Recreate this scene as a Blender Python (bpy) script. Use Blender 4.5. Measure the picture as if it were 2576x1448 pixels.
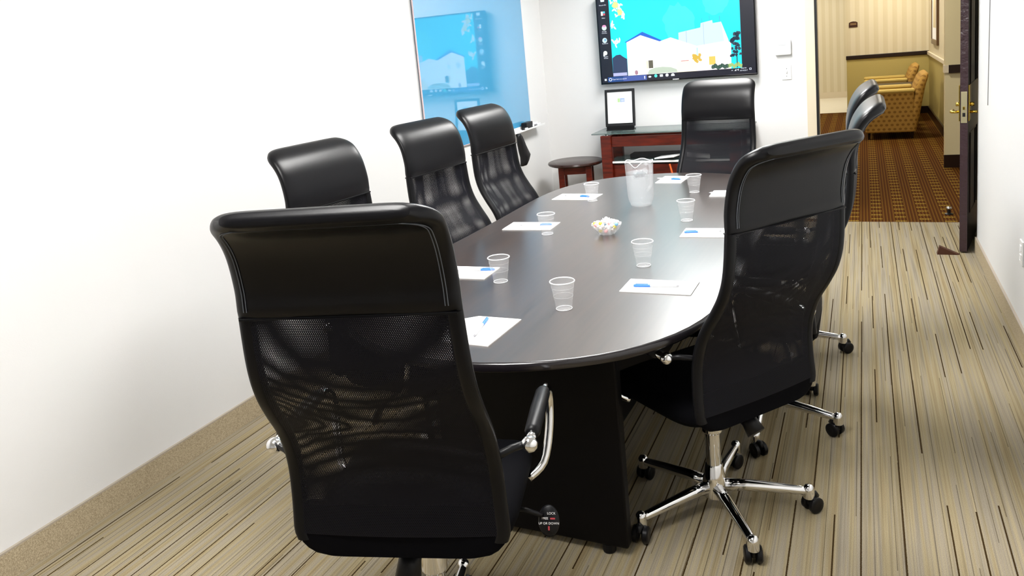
import bpy, bmesh, math, random
from mathutils import Vector, Matrix
random.seed(7)
PI = math.pi
SC = bpy.context.scene
COL = SC.collection
for o in list(bpy.data.objects):
    bpy.data.objects.remove(o)

# ------------------------------------------------------------------ camera, world, exposure
CAM_F, CAM_CX, CAM_CY = 1996.0, 1287.0, 454.3           # pixels in a 2576 x 1448 frame
YAW, PITCH, ROLL = 0.424932, -0.167287, -0.090535
def cam_matrix():
    r = Vector((math.cos(YAW), math.sin(YAW), 0)); f = Vector((-math.sin(YAW), math.cos(YAW), 0)); u = Vector((0, 0, 1))
    f, u = math.cos(PITCH)*f + math.sin(PITCH)*u, math.cos(PITCH)*u - math.sin(PITCH)*f
    r, u = math.cos(ROLL)*r + math.sin(ROLL)*u, math.cos(ROLL)*u - math.sin(ROLL)*r
    m = Matrix((r, u, -f)).transposed().to_4x4()
    m.translation = Vector((0, 0, 1.6))
    return m
cam = bpy.data.cameras.new('camera'); camo = bpy.data.objects.new('camera', cam); COL.objects.link(camo)
cam.sensor_width = 36.0; cam.sensor_fit = 'HORIZONTAL'
cam.lens = CAM_F/2576*36.0
cam.shift_x = (1288-CAM_CX)/2576; cam.shift_y = (CAM_CY-724)/2576
cam.clip_start = 0.02
camo.matrix_world = cam_matrix()
SC.camera = camo
w = bpy.data.worlds.new('world'); SC.world = w; w.use_nodes = True
w.node_tree.nodes['Background'].inputs[0].default_value = (1, 1, 1, 1)
w.node_tree.nodes['Background'].inputs[1].default_value = 0.25
SC.view_settings.view_transform = 'Standard'; SC.view_settings.look = 'None'
SC.view_settings.exposure = 0.42; SC.view_settings.gamma = 1.0; SC.view_settings.use_curve_mapping = False
PANEL_POWER = 27.0        # emission of the ceiling troffers in the meeting room
HALL_POWER = 60.0        # emission of the warm hall downlights

# ------------------------------------------------------------------ materials
MATS = {}
def srgb(c):
    if isinstance(c, str):
        c = [int(c[i:i+2], 16)/255 for i in (0, 2, 4)]
    return tuple((x/12.92 if x <= .04045 else ((x+.055)/1.055)**2.4) for x in c) + (1,)
def principled(name, col, rough=.5, metal=0, spec=.5, coat=0, emit=None, estr=0, trans=0, ior=1.45):
    if name in MATS: return MATS[name]
    m = bpy.data.materials.new(name); m.use_nodes = True
    b = m.node_tree.nodes['Principled BSDF']
    b.inputs['Base Color'].default_value = col if len(col) == 4 else tuple(col)+(1,)
    b.inputs['Roughness'].default_value = rough; b.inputs['Metallic'].default_value = metal
    b.inputs['Specular IOR Level'].default_value = spec; b.inputs['Coat Weight'].default_value = coat
    b.inputs['Transmission Weight'].default_value = trans; b.inputs['IOR'].default_value = ior
    if emit is not None:
        b.inputs['Emission Color'].default_value = emit if len(emit) == 4 else tuple(emit)+(1,)
        b.inputs['Emission Strength'].default_value = estr
    m.diffuse_color = b.inputs['Base Color'].default_value
    MATS[name] = m
    return m
def nodes(m): return m.node_tree.nodes, m.node_tree.links, m.node_tree.nodes['Principled BSDF']
def emissive(name, col, s):
    return principled(name, (0.01, 0.01, 0.012), .25, emit=srgb(col), estr=s)
def ramp(ns, stops, interp='LINEAR'):
    r = ns.new('ShaderNodeValToRGB'); r.color_ramp.interpolation = interp
    e = r.color_ramp.elements
    while len(e) < len(stops): e.new(.5)
    for k, (p, c) in zip(e, stops): k.position = p; k.color = c if len(c) == 4 else tuple(c)+(1,)
    return r
def bump(m, scale, strength, dist=.002, coord='Object'):
    ns, ls, b = nodes(m)
    tc = ns.new('ShaderNodeTexCoord'); n = ns.new('ShaderNodeTexNoise'); n.inputs['Scale'].default_value = scale
    n.inputs['Detail'].default_value = 3
    bp = ns.new('ShaderNodeBump'); bp.inputs['Strength'].default_value = strength; bp.inputs['Distance'].default_value = dist
    ls.new(tc.outputs[coord], n.inputs['Vector']); ls.new(n.outputs['Fac'], bp.inputs['Height']); ls.new(bp.outputs['Normal'], b.inputs['Normal'])
    return m
def mathn(ns, ls, op, a, b=None):
    n = ns.new('ShaderNodeMath'); n.operation = op
    for i, v in enumerate((a, b)):
        if v is None: continue
        if isinstance(v, (int, float)): n.inputs[i].default_value = v
        else: ls.new(v, n.inputs[i])
    return n.outputs[0]

M_WALL = bump(principled('wall_paint', (.74, .74, .738), .55, spec=.3), 220, .12)
M_CEIL = principled('ceiling_tile', (.85, .85, .84), .8, spec=.2)
M_CREAM = principled('cream_paint', srgb('D9CDB4'), .5)
M_BASE = principled('baseboard_carpet', srgb('B3A489'), .9, spec=.1)
def _basemat():
    ns, ls, b = nodes(M_BASE)
    tc = ns.new('ShaderNodeTexCoord'); n = ns.new('ShaderNodeTexNoise'); n.inputs['Scale'].default_value = 260; n.inputs['Detail'].default_value = 4
    r = ramp(ns, [(.3, srgb('8F8169')), (.7, srgb('C6B79B'))])
    ls.new(tc.outputs['Object'], n.inputs['Vector']); ls.new(n.outputs['Fac'], r.inputs['Fac']); ls.new(r.outputs['Color'], b.inputs['Base Color'])
_basemat()
M_BCAP = principled('baseboard_cap', srgb('A79C8E'), .6)

def carpet_room():
    m = principled('striped_carpet', srgb('A8997C'), .95, spec=.05)
    ns, ls, b = nodes(m)
    tc = ns.new('ShaderNodeTexCoord'); sep = ns.new('ShaderNodeSeparateXYZ'); ls.new(tc.outputs['Object'], sep.inputs[0])
    def stripes(sx, sy, seed, detail=2, rough=.5):
        cb = ns.new('ShaderNodeCombineXYZ')
        ls.new(mathn(ns, ls, 'MULTIPLY', sep.outputs[0], sx), cb.inputs[0]); ls.new(mathn(ns, ls, 'MULTIPLY', sep.outputs[1], sy), cb.inputs[1])
        cb.inputs[2].default_value = seed
        n = ns.new('ShaderNodeTexNoise'); n.inputs['Scale'].default_value = 1; n.inputs['Detail'].default_value = detail; n.inputs['Roughness'].default_value = rough
        ls.new(cb.outputs[0], n.inputs['Vector']); return n.outputs['Fac']
    broad = ramp(ns, [(.30, srgb('88785A')), (.45, srgb('9B8E71')), (.58, srgb('938A7A')), (.72, srgb('A6987A'))])
    ls.new(stripes(38, .5, 1.3, 3, .6), broad.inputs['Fac'])
    fine = ramp(ns, [(.32, (.70, .70, .70)), (.5, (1, 1, 1)), (.7, (1.08, 1.08, 1.08))])
    ls.new(stripes(190, 1.6, 7.7, 2), fine.inputs['Fac'])
    mx = ns.new('ShaderNodeMix'); mx.data_type = 'RGBA'; mx.blend_type = 'MULTIPLY'; mx.inputs['Factor'].default_value = .75
    ls.new(broad.outputs['Color'], mx.inputs[6]); ls.new(fine.outputs['Color'], mx.inputs[7])
    # thin dark yarn lines: narrow stripe columns, switched on and off along their length
    tuft = ns.new('ShaderNodeTexNoise'); tuft.inputs['Scale'].default_value = 420; tuft.inputs['Detail'].default_value = 1
    ls.new(tc.outputs['Object'], tuft.inputs['Vector'])
    def lines(freq, width, sy, thr, seed):
        p = mathn(ns, ls, 'MULTIPLY', sep.outputs[0], freq); cell = mathn(ns, ls, 'FLOOR', p); fr = mathn(ns, ls, 'FRACT', p)
        wn = ns.new('ShaderNodeTexWhiteNoise'); wn.noise_dimensions = '2D'
        cb = ns.new('ShaderNodeCombineXYZ'); ls.new(cell, cb.inputs[0]); cb.inputs[1].default_value = seed
        ls.new(cb.outputs[0], wn.inputs['Vector'])
        ofs = mathn(ns, ls, 'ADD', mathn(ns, ls, 'MULTIPLY', wn.outputs['Value'], .6), .2)
        wob = mathn(ns, ls, 'MULTIPLY', mathn(ns, ls, 'SUBTRACT', tuft.outputs['Fac'], .5), width*1.2)
        d = mathn(ns, ls, 'ABSOLUTE', mathn(ns, ls, 'ADD', mathn(ns, ls, 'SUBTRACT', fr, ofs), wob))
        on = mathn(ns, ls, 'LESS_THAN', d, width)
        py = mathn(ns, ls, 'ADD', mathn(ns, ls, 'MULTIPLY', sep.outputs[1], sy), mathn(ns, ls, 'MULTIPLY', wn.outputs['Value'], 37.3))
        w2 = ns.new('ShaderNodeTexWhiteNoise'); w2.noise_dimensions = '2D'
        c2 = ns.new('ShaderNodeCombineXYZ'); ls.new(cell, c2.inputs[0]); ls.new(mathn(ns, ls, 'FLOOR', py), c2.inputs[1])
        ls.new(c2.outputs[0], w2.inputs['Vector'])
        return mathn(ns, ls, 'MULTIPLY', on, mathn(ns, ls, 'GREATER_THAN', w2.outputs['Value'], thr))
    dk = mathn(ns, ls, 'MAXIMUM', lines(15, .036, 1.9, .40, 3.0), mathn(ns, ls, 'MULTIPLY', lines(36, .05, 1.5, .60, 9.0), .55))
    mx2 = ns.new('ShaderNodeMix'); mx2.data_type = 'RGBA'
    ls.new(dk, mx2.inputs['Factor']); ls.new(mx.outputs[2], mx2.inputs[6]); mx2.inputs[7].default_value = srgb('3A2C18')
    # pile speckle
    sp = ramp(ns, [(.35, (.8, .8, .8)), (.65, (1.12, 1.12, 1.12))]); ls.new(tuft.outputs['Fac'], sp.inputs['Fac'])
    mx3 = ns.new('ShaderNodeMix'); mx3.data_type = 'RGBA'; mx3.blend_type = 'MULTIPLY'; mx3.inputs['Factor'].default_value = .8
    ls.new(mx2.outputs[2], mx3.inputs[6]); ls.new(sp.outputs['Color'], mx3.inputs[7]); ls.new(mx3.outputs[2], b.inputs['Base Color'])
    bp = ns.new('ShaderNodeBump'); bp.inputs['Strength'].default_value = .5; bp.inputs['Distance'].default_value = .003
    ls.new(tuft.outputs['Fac'], bp.inputs['Height']); ls.new(bp.outputs['Normal'], b.inputs['Normal'])
    return m
M_CARPET = carpet_room()

def carpet_hall():
    m = principled('hall_carpet', srgb('5A3A14'), .95, spec=.05)
    ns, ls, b = nodes(m)
    tc = ns.new('ShaderNodeTexCoord'); sep = ns.new('ShaderNodeSeparateXYZ'); ls.new(tc.outputs['Object'], sep.inputs[0])
    X, Y = sep.outputs[0], sep.outputs[1]
    px = mathn(ns, ls, 'MULTIPLY', X, 5.9); cx = mathn(ns, ls, 'FLOOR', px); fx = mathn(ns, ls, 'FRACT', px)
    par = mathn(ns, ls, 'MODULO', mathn(ns, ls, 'ABSOLUTE', cx), 2.0)
    py = mathn(ns, ls, 'ADD', mathn(ns, ls, 'MULTIPLY', Y, 7.2), mathn(ns, ls, 'MULTIPLY', par, .5)); fy = mathn(ns, ls, 'FRACT', py)
    inx = mathn(ns, ls, 'LESS_THAN', mathn(ns, ls, 'ABSOLUTE', mathn(ns, ls, 'SUBTRACT', fx, .5)), .23)
    iny = mathn(ns, ls, 'LESS_THAN', mathn(ns, ls, 'ABSOLUTE', mathn(ns, ls, 'SUBTRACT', fy, .5)), .12)
    line = mathn(ns, ls, 'LESS_THAN', mathn(ns, ls, 'ABSOLUTE', mathn(ns, ls, 'SUBTRACT', fy, .5)), .05)
    beads = mathn(ns, ls, 'GREATER_THAN', mathn(ns, ls, 'FRACT', mathn(ns, ls, 'MULTIPLY', fx, 9.0)), .35)
    dash = mathn(ns, ls, 'MULTIPLY', inx, mathn(ns, ls, 'MAXIMUM', line, mathn(ns, ls, 'MULTIPLY', iny, beads)))
    ribs = mathn(ns, ls, 'FRACT', mathn(ns, ls, 'MULTIPLY', X, 42.0))
    rr = ramp(ns, [(0, srgb('3A1C06')), (.5, srgb('543010')), (.75, srgb('6A4A18')), (1, srgb('3A1C06'))]); ls.new(ribs, rr.inputs['Fac'])
    n = ns.new('ShaderNodeTexNoise'); n.inputs['Scale'].default_value = 150; ls.new(tc.outputs['Object'], n.inputs['Vector'])
    mx = ns.new('ShaderNodeMix'); mx.data_type = 'RGBA'; ls.new(mathn(ns, ls, 'MULTIPLY', dash, .8), mx.inputs['Factor'])
    ls.new(rr.outputs['Color'], mx.inputs[6]); mx.inputs[7].default_value = srgb('94792F')
    sp = ramp(ns, [(.3, (.7, .7, .7)), (.7, (1.1, 1.1, 1.1))]); ls.new(n.outputs['Fac'], sp.inputs['Fac'])
    m3 = ns.new('ShaderNodeMix'); m3.data_type = 'RGBA'; m3.blend_type = 'MULTIPLY'; m3.inputs['Factor'].default_value = .8
    ls.new(mx.outputs[2], m3.inputs[6]); ls.new(sp.outputs['Color'], m3.inputs[7]); ls.new(m3.outputs[2], b.inputs['Base Color'])
    return m
M_HCARPET = carpet_hall()

def wallpaper():
    m = principled('striped_wallpaper', srgb('D8CDAE'), .6)
    ns, ls, b = nodes(m)
    tc = ns.new('ShaderNodeTexCoord'); sep = ns.new('ShaderNodeSeparateXYZ'); ls.new(tc.outputs['Object'], sep.inputs[0])
    f = mathn(ns, ls, 'FRACT', mathn(ns, ls, 'MULTIPLY', mathn(ns, ls, 'ADD', sep.outputs[0], sep.outputs[1]), 7.5))
    r = ramp(ns, [(0, srgb('D9CFB5')), (.45, srgb('D7CDB1')), (.5, srgb('CFC3A2')), (.95, srgb('D0C5A6')), (1, srgb('D9CFB5'))])
    ls.new(f, r.inputs['Fac']); ls.new(r.outputs['Color'], b.inputs['Base Color'])
    return m
M_WPAPER = wallpaper()
M_OLIVE = principled('olive_wainscot_paint', srgb('B5A35F'), .6)
M_RAIL = principled('dark_rail_wood', srgb('1E0F0A'), .3)
M_TILE = principled('pale_tile', srgb('E6DFCC'), .35)
M_LEATHER = bump(principled('black_leather', (.0020, .0020, .0032), .33, spec=.32), 350, .10, .001)
M_LEATHER_D = principled('black_leather_piping', (.003, .003, .004), .4, spec=.25)
M_PLASTIC = principled('black_plastic', (.004, .004, .005), .4, spec=.3)
M_CHROME = principled('chrome', (.86, .86, .87), .09, metal=1)
M_SEATFAB = principled('black_seat_fabric', (.002, .002, .003), .85, spec=.08)
M_THREAD = principled('grey_thread', (.10, .11, .13), .6)

def mesh_fabric():
    m = bpy.data.materials.new('black_mesh_fabric'); m.use_nodes = True; MATS['mesh'] = m
    ns, ls, b = nodes(m)
    b.inputs['Base Color'].default_value = (.0035, .0035, .007, 1); b.inputs['Roughness'].default_value = .6; b.inputs['Specular IOR Level'].default_value = .2
    uv = ns.new('ShaderNodeUVMap'); sep = ns.new('ShaderNodeSeparateXYZ'); ls.new(uv.outputs[0], sep.inputs[0])
    # staggered rows of small round holes; UV is in metres
    P = 1/.0042
    row = mathn(ns, ls, 'MULTIPLY', sep.outputs[1], P*1.15)
    rf = mathn(ns, ls, 'FLOOR', row)
    u = mathn(ns, ls, 'ADD', mathn(ns, ls, 'MULTIPLY', sep.outputs[0], P), mathn(ns, ls, 'MULTIPLY', mathn(ns, ls, 'MODULO', rf, 2.0), .5))
    du = mathn(ns, ls, 'SUBTRACT', mathn(ns, ls, 'FRACT', u), .5); dv = mathn(ns, ls, 'SUBTRACT', mathn(ns, ls, 'FRACT', row), .5)
    d = mathn(ns, ls, 'SQRT', mathn(ns, ls, 'ADD', mathn(ns, ls, 'MULTIPLY', du, du), mathn(ns, ls, 'MULTIPLY', dv, dv)))
    hole = mathn(ns, ls, 'LESS_THAN', d, .265)
    tr = ns.new('ShaderNodeBsdfTransparent'); mix = ns.new('ShaderNodeMixShader')
    ls.new(hole, mix.inputs[0]); ls.new(b.outputs[0], mix.inputs[1]); ls.new(tr.outputs[0], mix.inputs[2])
    ls.new(mix.outputs[0], ns['Material Output'].inputs[0])
    return m
M_MESH = mesh_fabric()

def table_wood():
    m = principled('espresso_laminate', (.03, .02, .018), .30, spec=1.0, coat=1.0)
    m.node_tree.nodes['Principled BSDF'].inputs['Coat Roughness'].default_value = .28
    ns, ls, b = nodes(m)
    tc = ns.new('ShaderNodeTexCoord'); mp = ns.new('ShaderNodeMapping'); mp.inputs['Scale'].default_value = (60, 2.5, 60)
    n = ns.new('ShaderNodeTexNoise'); n.inputs['Scale'].default_value = 1; n.inputs['Detail'].default_value = 5
    r = ramp(ns, [(.3, (.020, .011, .008)), (.7, (.046, .027, .020))])
    ls.new(tc.outputs['Object'], mp.inputs[0]); ls.new(mp.outputs[0], n.inputs['Vector']); ls.new(n.outputs['Fac'], r.inputs['Fac']); ls.new(r.outputs['Color'], b.inputs['Base Color'])
    return m
M_TABLE = table_wood()
M_TEDGE = principled('espresso_edge', (.010, .008, .010), .22, spec=.8)
M_TBASE = principled('espresso_base', (.003, .0025, .0025), .5, spec=.15)
def cherry():
    m = principled('cherry_wood', (.10, .02, .01), .28)
    ns, ls, b = nodes(m)
    tc = ns.new('ShaderNodeTexCoord'); mp = ns.new('ShaderNodeMapping'); mp.inputs['Scale'].default_value = (6, 40, 40)
    n = ns.new('ShaderNodeTexNoise'); n.inputs['Scale'].default_value = 1; n.inputs['Detail'].default_value = 4
    r = ramp(ns, [(.3, srgb('3F0D06')), (.7, srgb('6E2110'))])
    ls.new(tc.outputs['Object'], mp.inputs[0]); ls.new(mp.outputs[0], n.inputs['Vector']); ls.new(n.outputs['Fac'], r.inputs['Fac']); ls.new(r.outputs['Color'], b.inputs['Base Color'])
    return m
M_CHERRY = cherry()
M_DKWOOD = principled('dark_walnut', srgb('2C140E'), .25)
M_PAPER = principled('white_paper', (.88, .88, .88), .7)
M_BLUE = principled('blue_pen_plastic', srgb('3F7FE0'), .35)
M_WHITE = principled('white_plastic', (.82, .82, .82), .35)
M_INK = principled('grey_ink', srgb('9A9A9E'), .6)
M_DARK = principled('matte_black', (.004, .004, .005), .5)
M_GLASSBLUE = principled('blue_glass_board', srgb('4A9CC9'), .03, spec=1.0, coat=.8)
M_BEDGE = principled('board_edge', srgb('D9C3C6'), .4)
M_BRASS = principled('brass', srgb('C9A94A'), .22, metal=1)
M_PLATE = principled('lock_plate_metal', srgb('D8CFA8'), .3, metal=.8)
M_DOOR = principled('espresso_door', (.005, .004, .004), .30)
M_WEDGE = principled('brown_rubber', srgb('4A2A1C'), .5)

def thin_clear(name, fac, col=(.92, .93, .95), rough=.12):
    m = bpy.data.materials.new(name); m.use_nodes = True; MATS[name] = m
    ns, ls, b = nodes(m)
    b.inputs['Base Color'].default_value = tuple(col)+(1,); b.inputs['Roughness'].default_value = rough
    tr = ns.new('ShaderNodeBsdfTransparent'); mix = ns.new('ShaderNodeMixShader'); mix.inputs[0].default_value = fac
    ls.new(tr.outputs[0], mix.inputs[1]); ls.new(b.outputs[0], mix.inputs[2]); ls.new(mix.outputs[0], ns['Material Output'].inputs[0])
    return m
M_CUP = thin_clear('clear_cup_plastic', .17)
M_RIM = thin_clear('cup_rim_plastic', .75)
M_PITCH = thin_clear('clear_pitcher_plastic', .24, rough=.06)
M_WATER = thin_clear('water', .12, (.85, .92, .97), .05)
M_BOWL = thin_clear('clear_bowl_plastic', .35)
M_GLASS = thin_clear('green_table_glass', .55, (.10, .16, .15), .03)

# ------------------------------------------------------------------ mesh helpers
class MB:
    def __init__(s): s.v = []; s.f = []; s.uv = None
    def add(s, v, f):
        o = len(s.v); s.v += [tuple(p) for p in v]; s.f += [tuple(i+o for i in q) for q in f]; return s
    def box(s, x0, x1, y0, y1, z0, z1, bev=0, rot=None, piv=None):
        bm = bmesh.new(); bmesh.ops.create_cube(bm, size=1)
        for p in bm.verts:
            p.co = Vector(((x0+x1)/2+p.co.x*(x1-x0), (y0+y1)/2+p.co.y*(y1-y0), (z0+z1)/2+p.co.z*(z1-z0)))
        if bev > 0: bmesh.ops.bevel(bm, geom=bm.edges[:], offset=bev, segments=2, profile=.5, affect='EDGES')
        if rot is not None:
            pv = Vector(piv if piv else ((x0+x1)/2, (y0+y1)/2, (z0+z1)/2))
            for p in bm.verts: p.co = pv + rot @ (p.co-pv)
        bm.verts.index_update()
        s.add([tuple(p.co) for p in bm.verts], [[q.index for q in f.verts] for f in bm.faces]); bm.free(); return s
    def loft(s, rings, closed=True, cap=True):
        o = len(s.v); n = len(rings[0])
        for r in rings: s.v += [tuple(p) for p in r]
        for i in range(len(rings)-1):
            for j in range(n if closed else n-1):
                a = o+i*n+j; b = o+i*n+(j+1) % n
                s.f.append((a, b, b+n, a+n))
        if cap and closed:
            s.f.append(tuple(o+j for j in reversed(range(n)))); s.f.append(tuple(o+(len(rings)-1)*n+j for j in range(n)))
        return s
    def tube(s, pts, r, seg=10, cap=True, closed=False):
        pts = [Vector(p) for p in pts]; n = len(pts)
        rs = r if isinstance(r, (list, tuple)) else [r]*n
        rings = []; ref = None
        for i, p in enumerate(pts):
            a = pts[(i-1) % n] if (i > 0 or closed) else p
            b = pts[(i+1) % n] if (i < n-1 or closed) else p
            t = (b-a).normalized()
            if ref is None: ref = Vector((0, 0, 1)) if abs(t.z) < .9 else Vector((1, 0, 0))
            u = (ref - t*ref.dot(t)).normalized(); v = t.cross(u); ref = u
            rings.append([p + rs[i]*(math.cos(k*2*PI/seg)*u + math.sin(k*2*PI/seg)*v) for k in range(seg)])
        if closed: rings.append(rings[0])
        return s.loft(rings, True, cap and not closed)
    def lathe(s, prof, seg=24, c=(0, 0, 0), cap=True):
        rings = [[(c[0]+r*math.cos(k*2*PI/seg), c[1]+r*math.sin(k*2*PI/seg), c[2]+z) for k in range(seg)] for r, z in prof]
        return s.loft(rings, True, cap)
    def poly(s, pts): return s.add(pts, [tuple(range(len(pts)))])
    def prism(s, pts, d):
        n = len(pts); d = Vector(d); v = [Vector(p) for p in pts]; v2 = [p+d for p in v]
        return s.add(v+v2, [tuple(reversed(range(n))), tuple(range(n, 2*n))]+[(i, (i+1) % n, n+(i+1) % n, n+i) for i in range(n)])
    def xf(s, m): s.v = [tuple(m @ Vector(p)) for p in s.v]; return s
    def build(s, name, mat, parent=None, smooth=False, loc=None, auto=None):
        me = bpy.data.meshes.new(name); me.from_pydata(s.v, [], s.f); me.update()
        bm = bmesh.new(); bm.from_mesh(me); bmesh.ops.recalc_face_normals(bm, faces=bm.faces[:]); bm.to_mesh(me); bm.free()
        me.materials.append(mat)
        if smooth:
            for p in me.polygons: p.use_smooth = True
            if auto: me.set_sharp_from_angle(angle=math.radians(auto))
        o = bpy.data.objects.new(name, me); COL.objects.link(o)
        if parent: o.parent = parent
        if loc is not None: o.location = loc
        return o
def tag(o, label=None, cat=None, group=None, kind=None):
    if label: o['label'] = label
    if cat: o['category'] = cat
    if group: o['group'] = group
    if kind: o['kind'] = kind
    return o
def thing(name, label, cat, loc=(0, 0, 0), rz=0, group=None):
    o = bpy.data.objects.new(name, None); o.empty_display_size = .1; COL.objects.link(o)
    o.location = loc; o.rotation_euler = (0, 0, rz)
    return tag(o, label, cat, group)
def struct(o, label=None): o['kind'] = 'structure'; (label and tag(o, label)); return o
def copy_tree(o, parent=None):
    c = o.copy(); COL.objects.link(c)
    if parent: c.parent = parent
    for ch in [x for x in SRC.get(o.name, [])]: copy_tree(ch, c)
    return c
SRC = {}
def snapshot(o):
    SRC[o.name] = list(o.children)
    for ch in o.children: snapshot(ch)
def text(name, s, size, mat, parent, m, align='CENTER'):
    cu = bpy.data.curves.new(name, 'FONT'); cu.body = s; cu.size = size; cu.align_x = align; cu.extrude = 0
    t = bpy.data.objects.new(name+'_tmp', cu); COL.objects.link(t)
    me = bpy.data.meshes.new_from_object(t.evaluated_get(bpy.context.evaluated_depsgraph_get()))
    bpy.data.objects.remove(t)
    me.materials.clear(); me.materials.append(mat); me.transform(m)
    o = bpy.data.objects.new(name, me); COL.objects.link(o); o.parent = parent
    return o

# ------------------------------------------------------------------ room shell
XL, XR, YB, YF, ZC = -2.63, 0.665, 6.74, -2.6, 2.62
JL, JR = -0.335, 0.80          # door opening in the back wall
YT = 6.634                     # carpet change at the doorway
DH = 2.12
fl = MB().poly([(XL-.1, YF-.1, 0), (1.0, YF-.1, 0), (1.0, YT, 0), (XL-.1, YT, 0)]).build('floor', M_CARPET); struct(fl, 'beige striped carpet of the meeting room with dark yarn lines')
MB().box(XL-.12, XL, YF-.1, YB+.12, 0, ZC).build('wall_left', M_WALL)
struct(bpy.data.objects['wall_left'], 'white left wall carrying the blue glass board')
wb = MB().box(XL, JL-.07, YB, YB+.14, 0, ZC).box(JL-.07, 1.0, YB, YB+.14, DH+.07, ZC).build('wall_back', M_WALL); struct(wb, 'white end wall carrying the television')
wr = MB().box(XR, XR+.10, YF-.1, 5.80, 0, ZC).box(XR+.10, XR+.30, 5.70, 5.80, 0, ZC).box(XR+.22, XR+.34, 5.80, YB, 0, ZC).build('wall_right', M_WALL); struct(wr, 'white right wall beside the open door')
wf = MB().box(XL, XR, YF-.1, YF, 0, ZC).build('wall_front', M_WALL); struct(wf, 'white wall behind the viewer')
ce = MB().box(XL-.12, 1.1, YF-.1, YB+.14, ZC, ZC+.1).build('ceiling', M_CEIL); struct(ce, 'white ceiling of the meeting room')
def baseb(name, x0, x1, y0, y1, h=.105):
    o = MB().box(x0, x1, y0, y1, 0, h-.006).build(name, M_BASE); struct(o, 'carpet-faced beige baseboard')
    MB().box(x0, x1, y0, y1, h-.006, h, 0).build('cap', M_BCAP, o)
baseb('baseboard_left', XL, XL+.012, YF, YB)
baseb('baseboard_right', XR-.012, XR, YF, 5.80)
baseb('baseboard_back', XL+.012, JL-.07, YB-.012, YB)
# door casing, jamb, gasket
t = MB().box(JL-.075, JL-.006, YB-.012, YB+.152, 0, DH+.07).build('trim_1', M_CREAM); struct(t, 'cream door casing left of the doorway')
MB().box(JL-.006, JL+.012, YB-.02, YB+.03, 0, DH+.07).build('gasket', M_DARK, t)
MB().box(JL-.006, JL+.012, YB+.03, YB+.152, 0, DH+.07).build('jamb', M_CREAM, t)
t = MB().box(JL-.075, JR+.1, YB-.012, YB+.152, DH, DH+.07).build('trim_2', M_CREAM); struct(t, 'cream door head casing')

# ceiling troffers (out of frame, they light the room)
def emis_panel(name, col, s):
    m = bpy.data.materials.new(name); m.use_nodes = True; MATS[name] = m
    ns, ls, b = nodes(m)
    b.inputs['Base Color'].default_value = (.8, .8, .8, 1); b.inputs['Emission Color'].default_value = tuple(col)+(1,); b.inputs['Emission Strength'].default_value = s
    return m
M_PANEL = emis_panel('troffer_diffuser', (1.0, .985, .96), PANEL_POWER)
k = 0
for (x, y, nm) in ((-1.0, .9, 'nearest the camera end of the room'), (-1.0, 3.3, 'over the middle of the table'), (-1.0, 5.6, 'near the television wall')):
    t = thing('ceiling_light', 'long white ceiling light '+nm, 'ceiling light', (x, y, ZC), 0, 'troffers in the meeting room ceiling')
    MB().box(-.32, .32, -.62, -.60, -.015, 0).box(-.32, .32, .60, .62, -.015, 0).box(-.32, -.30, -.6, .6, -.015, 0).box(.30, .32, -.6, .6, -.015, 0).build('frame', M_WHITE, t)
    MB().box(-.30, .30, -.60, .60, -.010, -.002).build('diffuser', M_PANEL, t)

# ------------------------------------------------------------------ hall beyond the door
hf = MB().poly([(-3, YT, 0), (3, YT, 0), (3, 14.48, 0), (-3, 14.48, 0)]).build('floor_hall', M_HCARPET); struct(hf, 'brown and gold patterned hall carpet')
ht = MB().poly([(-3, 14.48, 0), (3, 14.48, 0), (3, 18, 0), (-3, 18, 0)]).build('floor_lobby', M_TILE); struct(ht, 'pale tiled floor beyond the hall carpet')
HX, HY, HR = -.24, 13.9, .93
def wains(o): return o
a = MB().box(HX, 3, HY, HY+.15, .95, 2.6).build('wall_hall_far', M_WPAPER); struct(a, 'striped cream wallpaper wall at the end of the hall')
MB().box(HX+.004, 3, HY-.004, HY+.1, .10, .91).build('wainscot', M_OLIVE, a)
MB().box(HX+.01, 3, HY-.008, HY, 0.10, .101).build('wainscot_edge', M_OLIVE, a)
MB().box(HX, HX+.01, HY, HY+.15, 0, .95).build('wall_end', M_WPAPER, a)
a = MB().box(HX-.005, HR, HY-.03, HY, .905, .965, .006).build('trim_3', M_RAIL); struct(a, 'dark chair rail across the far hall wall')
a = MB().box(HX-.005, HR, HY-.02, HY, 0, .11).build('baseboard_hall', M_RAIL); struct(a, 'dark hall baseboard')
a = MB().box(-3, 3, 17.2, 17.3, 0, 2.6).build('wall_lobby', M_WPAPER); struct(a, 'cream striped lobby wall far away')
a = MB().box(-3, 3, 17.18, 17.2, 0, .12).build('baseboard_lobby', M_CREAM); struct(a, 'pale lobby baseboard')
a = MB().box(HR, HR+.12, 9.12, HY, .95, 2.6).build('wall_hall_right', M_WPAPER); struct(a, 'cream right wall of the seating alcove')
MB().box(HR+.002, HR+.1, 9.12, HY, .1, .95).build('wainscot', M_OLIVE, a)
a = MB().box(HR-.025, HR, 9.12, HY-.03, .905, .955, .004).build('trim_4', M_CREAM); struct(a, 'cream chair rail along the right hall wall')
a = MB().box(HR-.018, HR, 9.12, HY-.02, 0, .11).build('baseboard_hall_right', M_RAIL); struct(a, 'dark baseboard along the right hall wall')
a = MB().box(.745, 3, 9.0, 9.12, 0, 2.6).build('wall_hall_return', principled('hall_cream', srgb('D6CBA4'), .6)); struct(a, 'cream wall corner on the near side of the alcove')
a = MB().box(.735, .775, 8.985, 9.11, .955, 1.03).build('trim_5', M_CREAM); struct(a, 'cream end block of the chair rail')
a = MB().box(.775, 3, 8.97, 9.0, .95, 1.03).build('trim_6', M_RAIL); struct(a, 'dark chair rail on the near hall wall corner')
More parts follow.
